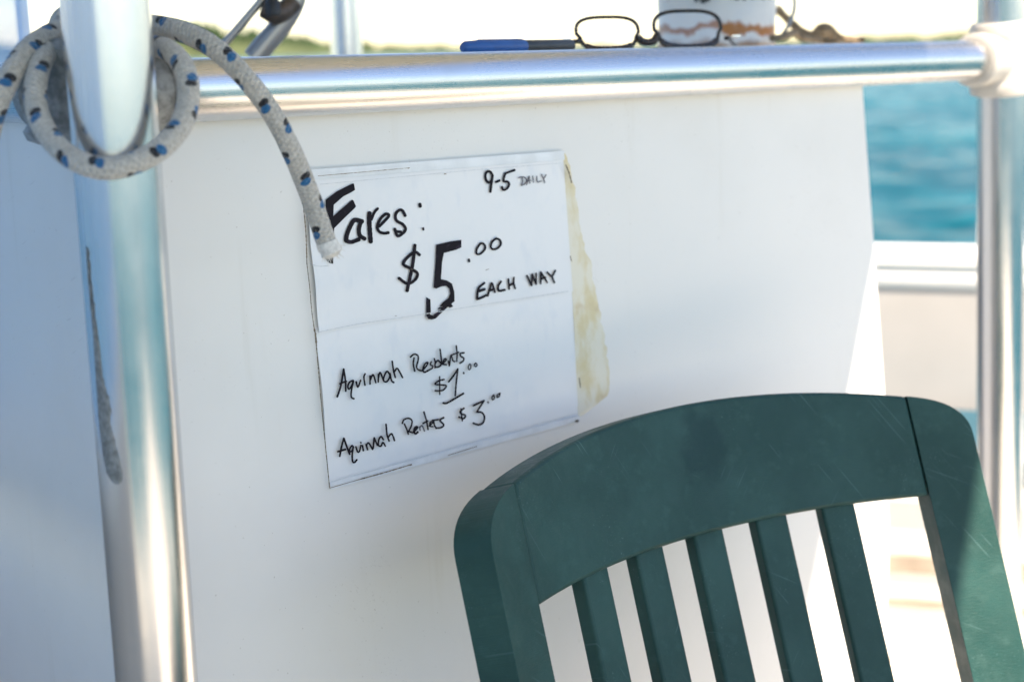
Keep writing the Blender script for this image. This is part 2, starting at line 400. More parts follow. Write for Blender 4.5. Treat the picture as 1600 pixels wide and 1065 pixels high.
def bulwark(p0, p1, inb, label, zt=BWZ):
    d = (p1 - p0).normalized(); L = (p1 - p0).length
    t_ = thing('bulwark', p0, label, 'bulwark')
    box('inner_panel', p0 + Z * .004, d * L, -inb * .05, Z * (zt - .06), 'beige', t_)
    def strip(name, prof, mat):
        v2 = []; f2 = []
        for e in (p0, p1):
            for (y, z) in prof: v2.append(e + inb * y + Z * z)
        n_ = len(prof)
        for k in range(n_): f2.append((k, (k + 1) % n_, n_ + (k + 1) % n_, n_ + k))
        f2 += [tuple(reversed(range(n_))), tuple(range(n_, 2 * n_))]
        mesh(name, v2, f2, mat, t_, bevel=.006)
    strip('cap_rail', [(.014, zt - .030), (.014, zt - .004), (.004, zt), (-.10, zt + .004), (-.115, zt - .008), (-.115, zt - .030)], 'gel')
    strip('coaming', [(.006, zt - .070), (.010, zt - .052), (.006, zt - .036), (.001, zt - .032), (.001, zt - .076)], 'gel')
    return t_
bulwark(A_, B_, NB, 'white bulwark with capped rim between the console and the sea')
bulwark(hull[3], A_ - DB * .02, V((1, 0, 0)), 'taller white bulwark, unseen, added along the shaded left side for reflections', .74)  # unseen bulwark, added to pale the near post's reflection

# bench along the far bulwark with a blue cushion
bz = at(1510, 648, 2.80)
t_ = thing('locker_bench', BW0 + NB * .2, 'white bench locker with tan trim against the bulwark behind the chair', 'bench')
bs0 = BW0 - DB * 1.1 + NB * .006
bh = .35
box('locker_body', bs0 + Z * .004, DB * 2.2, NB * .36, Z * (bh - .03), 'gel', t_, bevel=.008)
box('seat_lid', bs0 + Z * (bh - .025) - DB * .01, DB * 2.22, NB * .385, Z * .025, 'gel', t_, bevel=.006)
for zz, hh_ in ((.185, .036), (.118, .017)):
    box('trim_strip', bs0 + NB * .3595 + Z * zz, DB * 2.2, NB * .012, Z * hh_, 'tan', t_, bevel=.003)
c_ = bs0 + NB * .02 - DB * .2 + Z * (bh + .001)
o = box('seat_cushion', c_, DB * 1.6, NB * .33, Z * .07, 'blue_vinyl', base=c_, bevel=.02)
tag(o, 'blue vinyl cushion on the bench beyond the chair', 'cushion')

# ------------------------------------------------------------------ canopy and posts
CZ = 2.15; CX1 = .869
def slab(name, x0, x1, y0, y1, z0, z1, mat, parent, bevel=.004):
    return box(name, V((x0, y0, z0)), V((x1 - x0, 0, 0)), V((0, y1 - y0, 0)), V((0, 0, z1 - z0)), mat, parent, bevel=bevel)
cx0, cy0, cy1 = -.62, -1.9, 2.7
def cxr(y): return CX1 + .17 * (1.13 - y)
t_ = thing('canopy', V((0, .4, CZ)), 'beige cloth canopy roof over the helm', 'canopy')
mesh('roof_sheet', [(cx0, cy0, CZ), (cxr(cy0), cy0, CZ), (cxr(cy1), cy1, CZ), (cx0, cy1, CZ), (cx0, cy0, CZ + .02), (cxr(cy0), cy0, CZ + .02), (cxr(cy1), cy1, CZ + .02), (cx0, cy1, CZ + .02)],
     [(0, 3, 2, 1), (4, 5, 6, 7), (0, 1, 5, 4), (1, 2, 6, 5), (2, 3, 7, 6), (3, 0, 4, 7)], 'canopy', t_, smooth=False)
for fx in (lambda y: cx0 + .03, lambda y: cxr(y) - .06): tube('frame_tube', straight((fx(cy0), cy0 + .02, CZ - .017), (fx(cy1), cy1 - .02, CZ - .017), 4), .016, 'rail', t_)
for k in range(5):
    y_ = cy0 + .1 + k * (cy1 - cy0 - .2) / 4; tube('frame_bow', straight((cx0 + .05, y_, CZ - .05), (cxr(y_) - .08, y_, CZ - .05), 4), .016, 'rail', t_)

def post(loc0, loc1, r_, label, mat='post'):
    t_ = thing('support_post', V(loc0), label, 'post', 'aluminium posts that carry the canopy')
    tube('tube', straight(loc0, loc1, 60), r_, mat, t_, seg=64)
    lathe('foot_flange', [(r_ * 2, 0), (r_ * 2, .006), (r_ * 1.3, .012), (r_ * 1.25, .03), (r_ + .0005, .03)], V(loc0) + Z * .001, V(loc1) - V(loc0), 'cream_fit', t_)
    return t_
LP = V((-.2715, .9944, 0))
lpost = post(LP + Z * .001, LP + Z * (CZ - .001), .030, 'thick polished aluminium post with the rope tied round it')
# right post stands in the plane of the rail
RPn = NN
ra, rb_ = hitp(1564, 150, P0, NN), hitp(1562, 720, P0, NN)
rd = (ra - rb_) / (ra.z - rb_.z)
RP0 = ra - rd * (ra.z - .001); RP1 = ra + rd * (CZ - .001 - ra.z)
rpost = post(RP0, RP1, .030, 'out of focus aluminium post at the far end of the handrail')
bp = at(541, 60, 2.15); bp = V((bp.x, bp.y, 0))
post(bp + Z * .001, bp + Z * (CZ - .001), .024, 'slim blurred post standing behind the console')

# dried streak on the near post (px outline wrapped onto the tube)
def on_post(x, y, lift=.0006):
    r = ray(x, y); o2 = V((EYE.x - LP.x, EYE.y - LP.y)); d2 = V((r.x, r.y)); rad = .030 + lift
    A2 = d2.dot(d2); B2 = o2.dot(d2); C2 = o2.dot(o2) - rad * rad; D2 = max(0, B2 * B2 - A2 * C2)
    return EYE + r * ((-B2 - math.sqrt(D2)) / A2)
L_, R_ = [], []
prof = [(385, 134, 135.2), (405, 135, 138), (430, 136.5, 140), (470, 140, 144.5), (500, 143, 148), (530, 145.5, 153), (560, 147.5, 157), (590, 149.5, 160), (620, 151.5, 170), (645, 153, 174), (660, 154.5, 172), (680, 156.5, 177), (700, 159, 182), (720, 162, 187), (738, 166, 191), (750, 173, 191), (756, 180, 187)]
v_ = []; f_ = []
rows = []
for i in range(len(prof) - 1):
    for j in range(5):
        t2 = j / 5; rows.append(tuple(prof[i][k] * (1 - t2) + prof[i + 1][k] * t2 for k in range(3)))
rows.append(prof[-1])
for i, (y, xl, xr) in enumerate(rows):
    jl = 0; jr = 3.2 * noise.noise(V((y * .11, 2, 0))) if y < 700 else 0
    for k in range(7):
        x_ = xl + (max(xr + jr, xl + .8) - xl) * k / 6; edge_ = 0 if k in (0, 6) or i in (0, len(rows) - 1) else 1
        v_.append(on_post(x_, y, .0001 + .0007 * edge_))
    if i:
        for k in range(6): f_.append(((i - 1) * 7 + k, (i - 1) * 7 + k + 1, i * 7 + k + 1, i * 7 + k))
mesh('sealant_streak', v_, f_, 'residue', lpost)['label'] = 'dark grey dried drip running down the left of the post'

# ------------------------------------------------------------------ helm console
LS0 = S_C; con = thing('helm_console', V((P0.x, P0.y, 0)) + U * .4 - NN * .25, 'white box console with the fares sign on its front', 'console')
# right edge of the panel, traced onto its plane
er = [to_sh(hit(*q)) for q in ((1348, 128), (1383, 610), (1397, 1040))]
def s_right(h):
    if h <= er[1][1]: t2 = (h - er[0][1]) / (er[1][1] - er[0][1]); return er[0][0] + (er[1][0] - er[0][0]) * t2
    t2 = (h - er[1][1]) / (er[2][1] - er[1][1]); return er[1][0] + (er[2][0] - er[1][0]) * min(t2, 1.6)
hs = [.004, .1, .2, .3, .4, .5, .58]
v_ = []; f_ = []
NX = 24
cols = lambda h: [S_C + (s_right(h) - S_C) * i / NX for i in range(NX + 1)]
for h in hs:
    for s in cols(h): v_.append(panel_uh(s, h))
hb = hs[-1]
low = [panel_uh(s, hb) for s in cols(hb)]
for s in low: v_.append(V((s.x, s.y, .004)))
nr = len(hs) + 1; nf = len(v_)
for q in list(v_): v_.append(q - NN * .009)
W_ = NX + 1
for i in range(nr - 1):
    for k in range(NX):
        f_.append((i * W_ + k, i * W_ + k + 1, (i + 1) * W_ + k + 1, (i + 1) * W_ + k))
        f_.append(tuple(reversed([nf + x for x in (i * W_ + k, i * W_ + k + 1, (i + 1) * W_ + k + 1, (i + 1) * W_ + k)])))
for i in range(nr - 1):
    for k in (0, NX): f_.append((i * W_ + k, (i + 1) * W_ + k, nf + (i + 1) * W_ + k, nf + i * W_ + k))
for k in range(NX):
    for i in (0, nr - 1): f_.append((i * W_ + k, i * W_ + k + 1, nf + i * W_ + k + 1, nf + i * W_ + k))
fp = mesh('front_panel', v_, f_, 'panel', con, bevel=.0018)
DEP = .62
# side panel (left of the post), meets the front panel just inside its edge
c0_ = panel_uh(S_C, .004); 
sp0 = P0 + U * (S_C + .001) + NN * (OFF - .0095); sp0.z = .004
v_ = []; hz = [.004, .55, 1.128]
f_ = []
def side_n(z): return NN * (RAKE * min(.58, RZ - z))
for e in (0, 1):
    for z_ in hz:
        b_ = V((sp0.x, sp0.y, z_)) + U * (.009 * e)
        v_ += [b_ + side_n(z_), b_ - NN * DEP]
for z2 in (0, 1):
    a4 = 2 * z2
    f_ += [(a4, a4 + 1, a4 + 3, a4 + 2), (6 + a4 + 2, 6 + a4 + 3, 6 + a4 + 1, 6 + a4), (a4, a4 + 2, 6 + a4 + 2, 6 + a4), (a4 + 1, 6 + a4 + 1, 6 + a4 + 3, a4 + 3)]
f_ += [(0, 6, 7, 1), (4, 5, 11, 10)]
mesh('side_panel', v_, f_, 'panel', con, smooth=False)
sR = s_right(.1) - .03
box('back_panel', V((P0.x, P0.y, .004)) + U * (S_C + .012) - NN * (DEP - .02), U * (sR - S_C), -NN * .01, Z * 1.12, 'panel', con)
box('end_panel', V((P0.x, P0.y, .004)) + U * sR + NN * (-.05), U * .01, -NN * (DEP - .08), Z * 1.12, 'panel', con)
TOPZ = 1.1545
box('top', V((P0.x, P0.y, TOPZ - .018)) + U * (S_C + .035) - NN * .0275, U * (sR - S_C - .02), -NN * (DEP - .04), Z * .018, 'gel', con, bevel=.004)

# ------------------------------------------------------------------ handrail
hr = thing('handrail', P0 + U * .5 - Z * .03, 'horizontal aluminium handrail along the top of the console', 'handrail')
rail_a = P0 + U * S_C; rail_b = V((RP0.x, RP0.y, 0)) + rd * (RZ - RP0.z); rail_b = V((rail_b.x, rail_b.y, RZ))
tube('front_tube', straight(rail_a, rail_b, 80), RR, 'rail', hr, seg=64)
tube('side_tube', straight(rail_a, rail_a - NN * 1.0, 40), RR, 'rail', hr, seg=48)
fc = rail_a - NN * .016 + U * .0
fit = lathe('corner_fitting', [(.012, -.037), (.030, -.036), (.040, -.032), (.0425, -.026), (.0385, -.02), (.0375, .018), (.041, .022), (.042, .032), (.036, .039), (.02, .041)], fc, Z, 'grey_fit', hr)
for d_ in (U, -NN):
    lathe('socket', [(.029, .02), (.029, .052), (.0315, .054), (.0315, .066), (.0285, .068), (.0245, .0685)], rail_a, d_, 'grey_fit', fit)
fe = lathe('end_fitting', [(.0305, -.045), (.037, -.043), (.039, -.036), (.039, -.028), (.0375, -.022), (.040, .0), (.0375, .022), (.039, .028), (.039, .04), (.036, .046), (.0305, .047)], rail_b, rd.normalized(), 'cream_fit', hr)
fe['label'] = 'white plastic tee fitting on the far post'
lathe('socket', [(.034, -.02), (.033, .02), (.031, .05), (.033, .052), (.033, .064), (.030, .066), (.0245, .0665)], rail_b, -U, 'cream_fit', fe)

# ------------------------------------------------------------------ paper sign
TH = .0006
sign = thing('paper_sign', hit(700, 500), 'white hand-lettered fares sign taped to the console panel', 'sign')
def sheet(name, quad, nx, ny, l0, mat, wav=.0, curl=None):
    """bilinear px quad TL TR BR BL laid on the panel, a real thin sheet"""
    v2 = []; f2 = []
    TL, TR, BR, BL = [hit(*q) for q in quad]
    fr = []
    for j in range(ny + 1):
        for i in range(nx + 1):
            a2, b2 = i / nx, j / ny
            q = TL.lerp(TR, a2).lerp(BL.lerp(BR, a2), b2)
            e = min(a2, 1 - a2, b2, 1 - b2)
            lf = l0 + wav * (.5 + .5 * noise.noise(q * 22)) * min(1, e * 8 + .15)
            if curl: lf += curl(a2, b2)
            fr.append((q, lf))
    for q, lf in fr: v2.append(q + PN * lf)
    n0 = len(v2)
    for q, lf in fr: v2.append(q + PN * (lf - TH * .6))
    w = nx + 1
    for j in range(ny):
        for i in range(nx):
            c4 = (j * w + i, j * w + i + 1, (j + 1) * w + i + 1, (j + 1) * w + i)
            f2.append(c4); f2.append(tuple(reversed([n0 + x for x in c4])))
    for i in range(nx):
        for j in (0, ny): f2.append((j * w + i, j * w + i + 1, n0 + j * w + i + 1, n0 + j * w + i))
    for j in range(ny):
        for i in (0, nx): f2.append((j * w + i, (j + 1) * w + i, n0 + (j + 1) * w + i, n0 + j * w + i))
    return mesh(name, v2, f2, mat, sign)
lowsh = sheet('lower_sheet', [(491, 512), (892, 448), (903, 656), (515, 762)], 40, 24, .0009, 'paper', .0007, lambda a2, b2: .0022 * max(0, 1 - a2 * 14) * math.sin(PI * min(1, b2 * 1.3)) ** 2)
upsh = sheet('upper_sheet', [(471, 268), (877, 238), (892.5, 455), (495, 519)], 40, 24, .0021, 'paper', .0006,
             lambda a2, b2: .003 * max(0, 1 - a2 * 10) * (.4 + .6 * math.sin(PI * b2 * 2.2) ** 2) if b2 > .25 else 0)
sheet('tape', [(474, 266), (878, 236), (879, 250), (475.5, 282)], 30, 3, .0030, 'tape', .0003)
sheet('tape', [(513.5, 753), (903, 648), (904, 657), (515.5, 763.5)], 30, 3, .0019, 'tape', .0003)

# peeled tape on the right with ragged edge
v_ = []; f_ = []; nrow = 60
pe = [(240, 877, 884), (262, 880, 890), (300, 884, 899), (345, 887, 905), (385, 889, 912), (402, 890, 916), (406, 890, 924), (440, 892, 926), (470, 896, 933), (520, 899, 943), (560, 900, 949), (600, 902, 953), (622, 903, 950), (640, 903.5, 925), (650, 904, 909)]
def pe_at(y):
    for i in range(len(pe) - 1):
        if pe[i][0] <= y <= pe[i + 1][0]:
            t2 = (y - pe[i][0]) / (pe[i + 1][0] - pe[i][0]); return [pe[i][k] + (pe[i + 1][k] - pe[i][k]) * t2 for k in (1, 2)]
for i in range(nrow + 1):
    y = 240 + 410 * i / nrow; xl, xr = pe_at(y); xr += 3.5 * noise.noise(V((y * .09, 0, 3))) + 1.5 * noise.noise(V((y * .4, 0, 7)))
    for k in range(6):
        t2 = k / 5; x_ = xl - 1.5 + (xr - xl + 1.5) * t2
        v_.append(hit(x_, y - (x_ - xl) * .1, .0007 + .0011 * (.5 + .5 * noise.noise(V((x_ * .15, y * .15, 0)))) * (1 if 0 < k < 5 else .3)))
    if i:
        for k in range(5): f_.append(((i - 1) * 6 + k, (i - 1) * 6 + k + 1, i * 6 + k + 1, i * 6 + k))
mesh('peeling_tape', v_, f_, 'glue', sign)['label'] = 'yellowed peeling tape along the right of the sign'

# strokes
LIFT = [.0034]
def ribbon(pts, w, vv, ff, lift, wob=.06):
    """flat pen stroke on the panel plane: px polyline pts, px width w"""
    P = crom([V((x, y, 0)) for x, y in pts], 1.2) if len(pts) > 2 else [V((*pts[0], 0)).lerp(V((*pts[1], 0)), i / 8) for i in range(9)]
    n = len(P); b0 = len(vv); sd = random.random() * 50
    if n < 2: return
    row = []
    for i in range(n):
        T = P[min(i + 1, n - 1)] - P[max(i - 1, 0)]
        T = T.normalized() if T.length > 1e-6 else V((1, 0, 0)); Nn = V((-T.y, T.x, 0))
        hw = w * .5 * (1 + wob * 2 * noise.noise(V((i * .35, sd, 0))))
        row.append((P[i], T, Nn, hw))
    c, T, Nn, hw = row[0]; st = [(c - T * hw * math.cos(q) * .8 + Nn * hw * math.sin(q)) for q in (-PI / 3, -PI / 9, PI / 9, PI / 3)]
    idx = []
    def add(q): vv.append(hit(q.x, q.y, lift)); return len(vv) - 1
    prev = None
    s_ids = [add(q) for q in st]
    for i, (c, T, Nn, hw) in enumerate(row):
        l, r = add(c + Nn * hw), add(c - Nn * hw)
        if prev: ff.append((prev[1], r, l, prev[0]))
        else: ff.append((s_ids[0], s_ids[1], s_ids[2], s_ids[3], l, r))
        prev = (l, r)
    c, T, Nn, hw = row[-1]
    e_ids = [add(c + T * hw * math.cos(q) * .8 + Nn * hw * math.sin(q)) for q in (PI / 3, PI / 9, -PI / 9, -PI / 3)]
    ff.append((prev[1], prev[0], *[e_ids[k] for k in (0, 1, 2, 3)]))
def writing(name, ox, oy, k, strokes, polys=(), mat='ink', label=None):
    vv, ff = [], []
    for j, (w, *pts) in enumerate(strokes):
        LIFT[0] += .000012
        ribbon([(ox + x / k, oy + y / k) for x, y in pts], w / k, vv, ff, LIFT[0])
    for pts in polys:
        LIFT[0] += .000012; b0 = len(vv)
        for x, y in pts: vv.append(hit(ox + x / k, oy + y / k, LIFT[0]))
        ff.append(tuple(range(b0, b0 + len(pts))))
    me = mesh(name, vv, ff, mat, sign, smooth=False, recalc=False)
    if label: me['label'] = label
    return me
writing('lettering', 480, 270, 7.1, [
    (50, (612, 540), (525, 525), (475, 600), (440, 690), (432, 755)), (46, (432, 755), (490, 768), (575, 738)), (46, (600, 535), (575, 620), (585, 695), (640, 733)),
    (50, (690, 445), (690, 560), (705, 765)), (30, (712, 520), (745, 440), (785, 395)),
    (33, (800, 595), (905, 480), (870, 458), (810, 515), (778, 595), (798, 650), (850, 670), (902, 664)),
    (33, (1088, 478), (1062, 425), (1025, 413), (982, 458), (990, 528), (1060, 572), (1092, 622), (1062, 670), (1003, 700), (972, 622)), (30, (985, 650), (1040, 655)),
    (36, (1250, 347), (1255, 374)), (23, (1286, 613), (1290, 632))],
    [[(205, 300), (330, 205), (500, 120), (518, 120), (532, 190), (480, 222), (400, 262), (295, 355), (290, 480), (495, 300), (512, 305), (542, 372), (525, 395), (430, 485), (300, 615), (290, 800), (288, 1010), (235, 995), (203, 955), (205, 600)]],
    label='thick black marker heading Fares:')
writing('lettering', 600, 360, 7.1, [
    (34, (396, 272), (345, 240), (275, 285), (215, 370), (290, 420), (368, 472), (358, 530), (300, 580), (240, 582), (165, 528)), (38, (343, 162), (318, 380), (257, 668)),
    (24, (942, 320), (946, 345)), (24, (1072, 142), (1032, 200), (1027, 255), (1062, 262), (1110, 222), (1124, 180), (1100, 145), (1070, 143)),
    (24, (1245, 86), (1197, 130), (1187, 188), (1217, 210), (1265, 193), (1296, 150), (1284, 105), (1243, 87))],
    [[(578, 158), (735, 122), (858, 105), (858, 188), (800, 215), (665, 250), (645, 350), (632, 540), (700, 555), (755, 590), (780, 680), (783, 785), (748, 812), (768, 845), (728, 858), (712, 845), (640, 910), (575, 975), (530, 988), (490, 982), (468, 940), (470, 740), (515, 765), (520, 900), (508, 930), (545, 945), (560, 925), (640, 870), (598, 872), (600, 860), (650, 845), (620, 838), (655, 795), (715, 750), (735, 700), (725, 645), (690, 615), (640, 620), (580, 645), (550, 635), (565, 450), (575, 300)]],
    label='large black marker price $5.00')
writing('lettering', 720, 250, 8.889, [
    (34, (442, 215), (410, 165), (365, 163), (342, 220), (357, 288), (395, 312), (430, 270), (442, 218)), (36, (440, 230), (425, 330), (411, 445)),
    (34, (485, 308), (540, 285)), (33, (748, 140), (630, 182)), (33, (622, 182), (600, 240), (597, 295), (650, 302), (672, 342), (642, 395), (592, 415), (572, 375))],
    label='black marker hours 9-5')
writing('lettering', 720, 250, 8.889, [
    (17, (850, 240), (858, 300), (840, 350)), (17, (800, 250), (850, 235), (900, 252), (912, 295), (882, 335), (840, 353)),
    (15, (912, 345), (935, 275), (950, 225), (958, 325)), (15, (925, 298), (970, 285)), (15, (1000, 225), (1010, 310)), (15, (1055, 225), (1065, 303), (1120, 293)),
    (15, (1122, 200), (1150, 255), (1185, 205)), (15, (1150, 255), (1166, 318))], mat='ink_thin', label='small thin word DAILY')
writing('lettering', 720, 410, 8.889, [
    (32, (330, 282), (246, 362), (226, 505)), (40, (255, 395), (330, 372)), (34, (224, 508), (280, 492), (352, 455)),
    (27, (375, 465), (402, 370), (432, 285), (474, 412)), (34, (392, 390), (458, 372)), (32, (558, 262), (518, 330), (530, 392), (612, 380)),
    (26, (662, 230), (672, 370)), (26, (738, 208), (735, 285), (755, 360)), (34, (670, 318), (735, 290)),
    (26, (920, 182), (983, 322)), (26, (983, 322), (992, 160)), (26, (992, 165), (1046, 302)), (26, (1046, 302), (1047, 152)),
    (26, (1110, 293), (1112, 132)), (26, (1112, 132), (1203, 280)), (30, (1118, 226), (1178, 206)), (26, (1200, 135), (1265, 190), (1313, 112)), (26, (1265, 190), (1300, 280))],
    label='black marker words EACH WAY')
writing('lettering', 510, 530, 8.873, [
    (28, (150, 795), (200, 640), (240, 410)), (26, (240, 410), (265, 580), (268, 718)), (24, (185, 615), (278, 578)),
    (25, (372, 568), (322, 592), (297, 650), (312, 688), (345, 652), (375, 572), (348, 700), (345, 798), (384, 823)), (25, (412, 585), (436, 660), (475, 565)),
    (24, (537, 475), (520, 522), (535, 635)), (25, (605, 505), (605, 618)), (25, (605, 568), (646, 490), (686, 600)), (25, (722, 482), (718, 592)), (25, (720, 530), (745, 458), (790, 565)),
    (25, (880, 490), (842, 442), (805, 500), (792, 570), (830, 588), (868, 545), (885, 480)), (25, (880, 470), (903, 570), (935, 598)), (25, (912, 302), (930, 430), (956, 528)), (25, (945, 445), (980, 402), (1020, 460), (1056, 530))],
    label='handwritten place name over the one dollar price')
writing('lettering', 630, 530, 8.875, [
    (24, (150, 255), (140, 340), (160, 440)), (24, (100, 245), (150, 206), (203, 225), (206, 290), (185, 380), (210, 420), (260, 435)), (24, (260, 435), (312, 380), (345, 322), (310, 330), (275, 400), (290, 455), (350, 430)),
    (22, (390, 310), (375, 350), (410, 370), (400, 400), (350, 430)), (22, (430, 265), (442, 310), (440, 395)), (24, (530, 340), (482, 292), (442, 340), (452, 385), (510, 370), (535, 320)), (24, (510, 135), (525, 250), (535, 345)),
    (24, (540, 345), (600, 278), (570, 272), (553, 340), (600, 350)), (22, (625, 300), (640, 368)), (22, (640, 368), (662, 222), (690, 295), (718, 308)), (22, (735, 87), (747, 200), (742, 305)), (22, (662, 220), (770, 178)),
    (24, (845, 185), (792, 196), (800, 235), (840, 260), (830, 300), (785, 330)),
    (24, (838, 458), (840, 474)), (18, (920, 340), (902, 385), (912, 420), (936, 398), (936, 352), (920, 340)), (20, (1005, 328), (986, 355), (1005, 378), (1026, 355), (1005, 328)),
    (24, (568, 555), (500, 572), (440, 618), (520, 630), (598, 642), (560, 698), (500, 713), (442, 710)), (20, (505, 515), (507, 765)),
    (26, (630, 588), (700, 500), (758, 408)), (25, (758, 408), (735, 600), (722, 780)), (28, (552, 880), (600, 884), (700, 830), (838, 747))],
    label='handwritten word Residents and price $1.00')
writing('lettering', 510, 640, 10.653, [
    (34, (222, 772), (250, 620), (290, 472)), (34, (290, 472), (335, 600), (388, 738)), (32, (188, 695), (320, 655)), (30, (452, 622), (430, 592), (392, 640), (386, 700), (430, 672), (447, 612)), (32, (447, 615), (430, 740), (436, 858), (470, 873), (508, 828)),
    (30, (490, 612), (520, 698), (550, 688), (575, 585)), (30, (600, 590), (615, 678)), (28, (570, 540), (576, 550)), (30, (660, 572), (685, 662)), (30, (662, 600), (700, 548), (770, 658)), (30, (778, 638), (795, 462)), (30, (795, 462), (850, 590)),
    (30, (950, 498), (910, 443), (872, 500), (867, 590), (910, 600), (940, 540), (982, 603)), (30, (992, 238), (1010, 420), (1045, 518)), (30, (1030, 452), (1080, 397), (1110, 440), (1133, 512))],
    label='handwritten place name in the bottom line')
writing('lettering', 620, 600, 8.889, [
    (24, (105, 550), (140, 630), (160, 693)), (24, (77, 543), (100, 492), (160, 472), (208, 500), (204, 570), (167, 648)), (24, (165, 652), (222, 672)), (30, (232, 668), (288, 595), (258, 595), (238, 650), (260, 688), (293, 662)),
    (24, (375, 382), (410, 500), (435, 628)), (24, (362, 545), (430, 507)), (22, (450, 580), (500, 530), (470, 522), (460, 580), (505, 588)), (24, (512, 502), (520, 560), (545, 608)), (24, (490, 502), (575, 490)),
    (26, (653, 462), (597, 500), (650, 560), (620, 598), (545, 610)),
    (26, (935, 332), (880, 377), (895, 410), (950, 430), (930, 475), (860, 455)), (22, (890, 340), (910, 508)), (28, (1062, 298), (1213, 226)), (26, (1213, 226), (1110, 383)), (27, (1110, 385), (1180, 392), (1216, 450), (1200, 530), (1140, 563), (1060, 540)),
    (24, (1265, 245), (1270, 257)), (20, (1345, 147), (1322, 180), (1332, 218), (1356, 190), (1345, 147)), (22, (1433, 122), (1397, 150), (1393, 183), (1424, 163), (1433, 122))],
    label='handwritten word Renters and price $3.00')
writing('lettering', 620, 600, 8.889, [(20, (315, 590), (325, 640)), (20, (320, 602), (350, 572), (385, 650))], mat='ink_thin', label='worn grey letter in the bottom line')
# grime with gap shade painted in, and creases along the edges of the sheets
def lines(name, mat, segs):
    vv, ff = [], []
    for w, *pts in segs:
        LIFT[0] += .000012; ribbon(pts, w, vv, ff, LIFT[0] + .0015, .35)
    mesh(name, vv, ff, mat, sign, smooth=False, recalc=False)['kind'] = 'stuff'
lines('edge_grime_gap_shade', 'grime_shade', [(1.6, (470.5, 268), (474, 320), (478, 365), (479.5, 412)), (1.2, (479.5, 412), (484, 450), (487, 485), (491.5, 515), (494, 522)), (2.2, (490, 508), (493, 524), (494.5, 540)), (1.3, (494.5, 540), (503, 640), (515, 762)),
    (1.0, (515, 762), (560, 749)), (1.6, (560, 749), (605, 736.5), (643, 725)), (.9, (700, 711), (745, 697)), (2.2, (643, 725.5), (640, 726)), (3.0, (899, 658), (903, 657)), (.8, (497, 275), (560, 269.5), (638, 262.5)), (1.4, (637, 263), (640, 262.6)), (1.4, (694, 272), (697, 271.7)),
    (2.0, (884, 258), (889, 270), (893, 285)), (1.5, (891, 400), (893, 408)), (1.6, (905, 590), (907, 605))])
lines('crease', 'faint', [(.9, (496, 519), (560, 506), (640, 494), (760, 475), (888, 455)), (.8, (500, 288), (620, 277), (760, 264), (876, 255)), (.7, (517, 752), (640, 719), (760, 684), (900, 646)), (1.1, (483, 411), (490, 414), (500, 416), (512, 415))])
lines('smudge', 'grime_shade', [(.8, (640, 420), (645, 421)), (.7, (759, 422), (764, 420)), (.6, (617, 493.5), (620, 493.2))])

# ------------------------------------------------------------------ rope
rope = thing('mooring_rope', LP + Z * 1.0, 'grey rope with blue and black flecks knotted round the near post', 'rope')
RO = .0077
def rp(name, pts, **k):
    P = crom([at(*q) for q in pts], .0016); sd = len(pts) * 3.7
    P = [q + V([noise.noise(V((i * .022, sd, c * 9))) for c in range(3)]) * .0022 for i, q in enumerate(P)]
    rs = [RO * (1 + .05 * noise.noise(V((i * .03, sd, 40))) + .02 * noise.noise(V((i * .3, sd, 50)))) for i in range(len(P))]
    return tube(name, P, rs, 'rope', rope, seg=28, unit_turn=True, **k)
rp('loop', [(215, 66, 1.045), (160, 58, 1.06), (110, 66, 1.035), (72, 85, .995), (56, 125, .975), (57, 170, .965), (76, 212, .955), (112, 247, .945), (160, 263, .941), (208, 256, .945), (252, 232, .955), (283, 195, .968), (294, 150, .98), (287, 108, .99), (262, 78, 1.01), (225, 70, 1.04), (180, 80, 1.06)])
rp('left_end', [(190, 40, 1.055), (150, 34, 1.05), (105, 46, 1.03), (70, 62, 1.005), (38, 88, .985), (12, 125, .97), (-12, 175, .965), (-30, 250, .98)])
rp('wrap', [(180, 20, 1.05), (130, 16, 1.05), (100, 26, 1.045), (92, 46, 1.05), (100, 75, 1.065)])
tail = rp('hanging_tail', [(170, 48, 1.05), (205, 42, 1.055), (245, 41, 1.045), (290, 53, 1.03), (336, 79, 1.02), (382, 122, 1.02), (420, 172, 1.03), (449, 228, 1.04), (474, 285, 1.055), (496, 340, 1.065), (512, 382, 1.07)])
e0, e1 = at(510, 378, 1.07), at(522, 401, 1.072); ed = (e1 - e0).normalized()
tube('melted_tip', [e0 + ed * h + V((noise.noise(V((h * 400, 1, 0))), 0, noise.noise(V((h * 400, 5, 0))))) * .0012 for h in (.0, .003, .006, .009, .011, .0125)], [.0083, .0085, .0082, .0088, .0076, .0040], 'white_plug', tail, seg=28)
pa, pb = perp(ed); vv, ff = [], []
for k in range(26):                               # stray fibres at the cut end
    q = random.uniform(0, 2 * PI); d0 = pa * math.cos(q) + pb * math.sin(q); c0 = e0 + ed * random.uniform(.006, .012) + d0 * random.uniform(.003, .0085)
    c1 = c0 + ed * random.uniform(.002, .006) + d0 * random.uniform(.0005, .004); w = perp((c1 - c0).normalized())
    b0 = len(vv)
    for c_, r_ in ((c0, .0004), (c1, .0002)): vv += [c_ + w[0] * r_, c_ - w[0] * r_ * .5 + w[1] * r_ * .87, c_ - w[0] * r_ * .5 - w[1] * r_ * .87]
    ff += [(b0, b0 + 1, b0 + 4, b0 + 3), (b0 + 1, b0 + 2, b0 + 5, b0 + 4), (b0 + 2, b0, b0 + 3, b0 + 5)]
mesh('frayed_fibres', vv, ff, 'white_plug', tail)['kind'] = 'stuff'

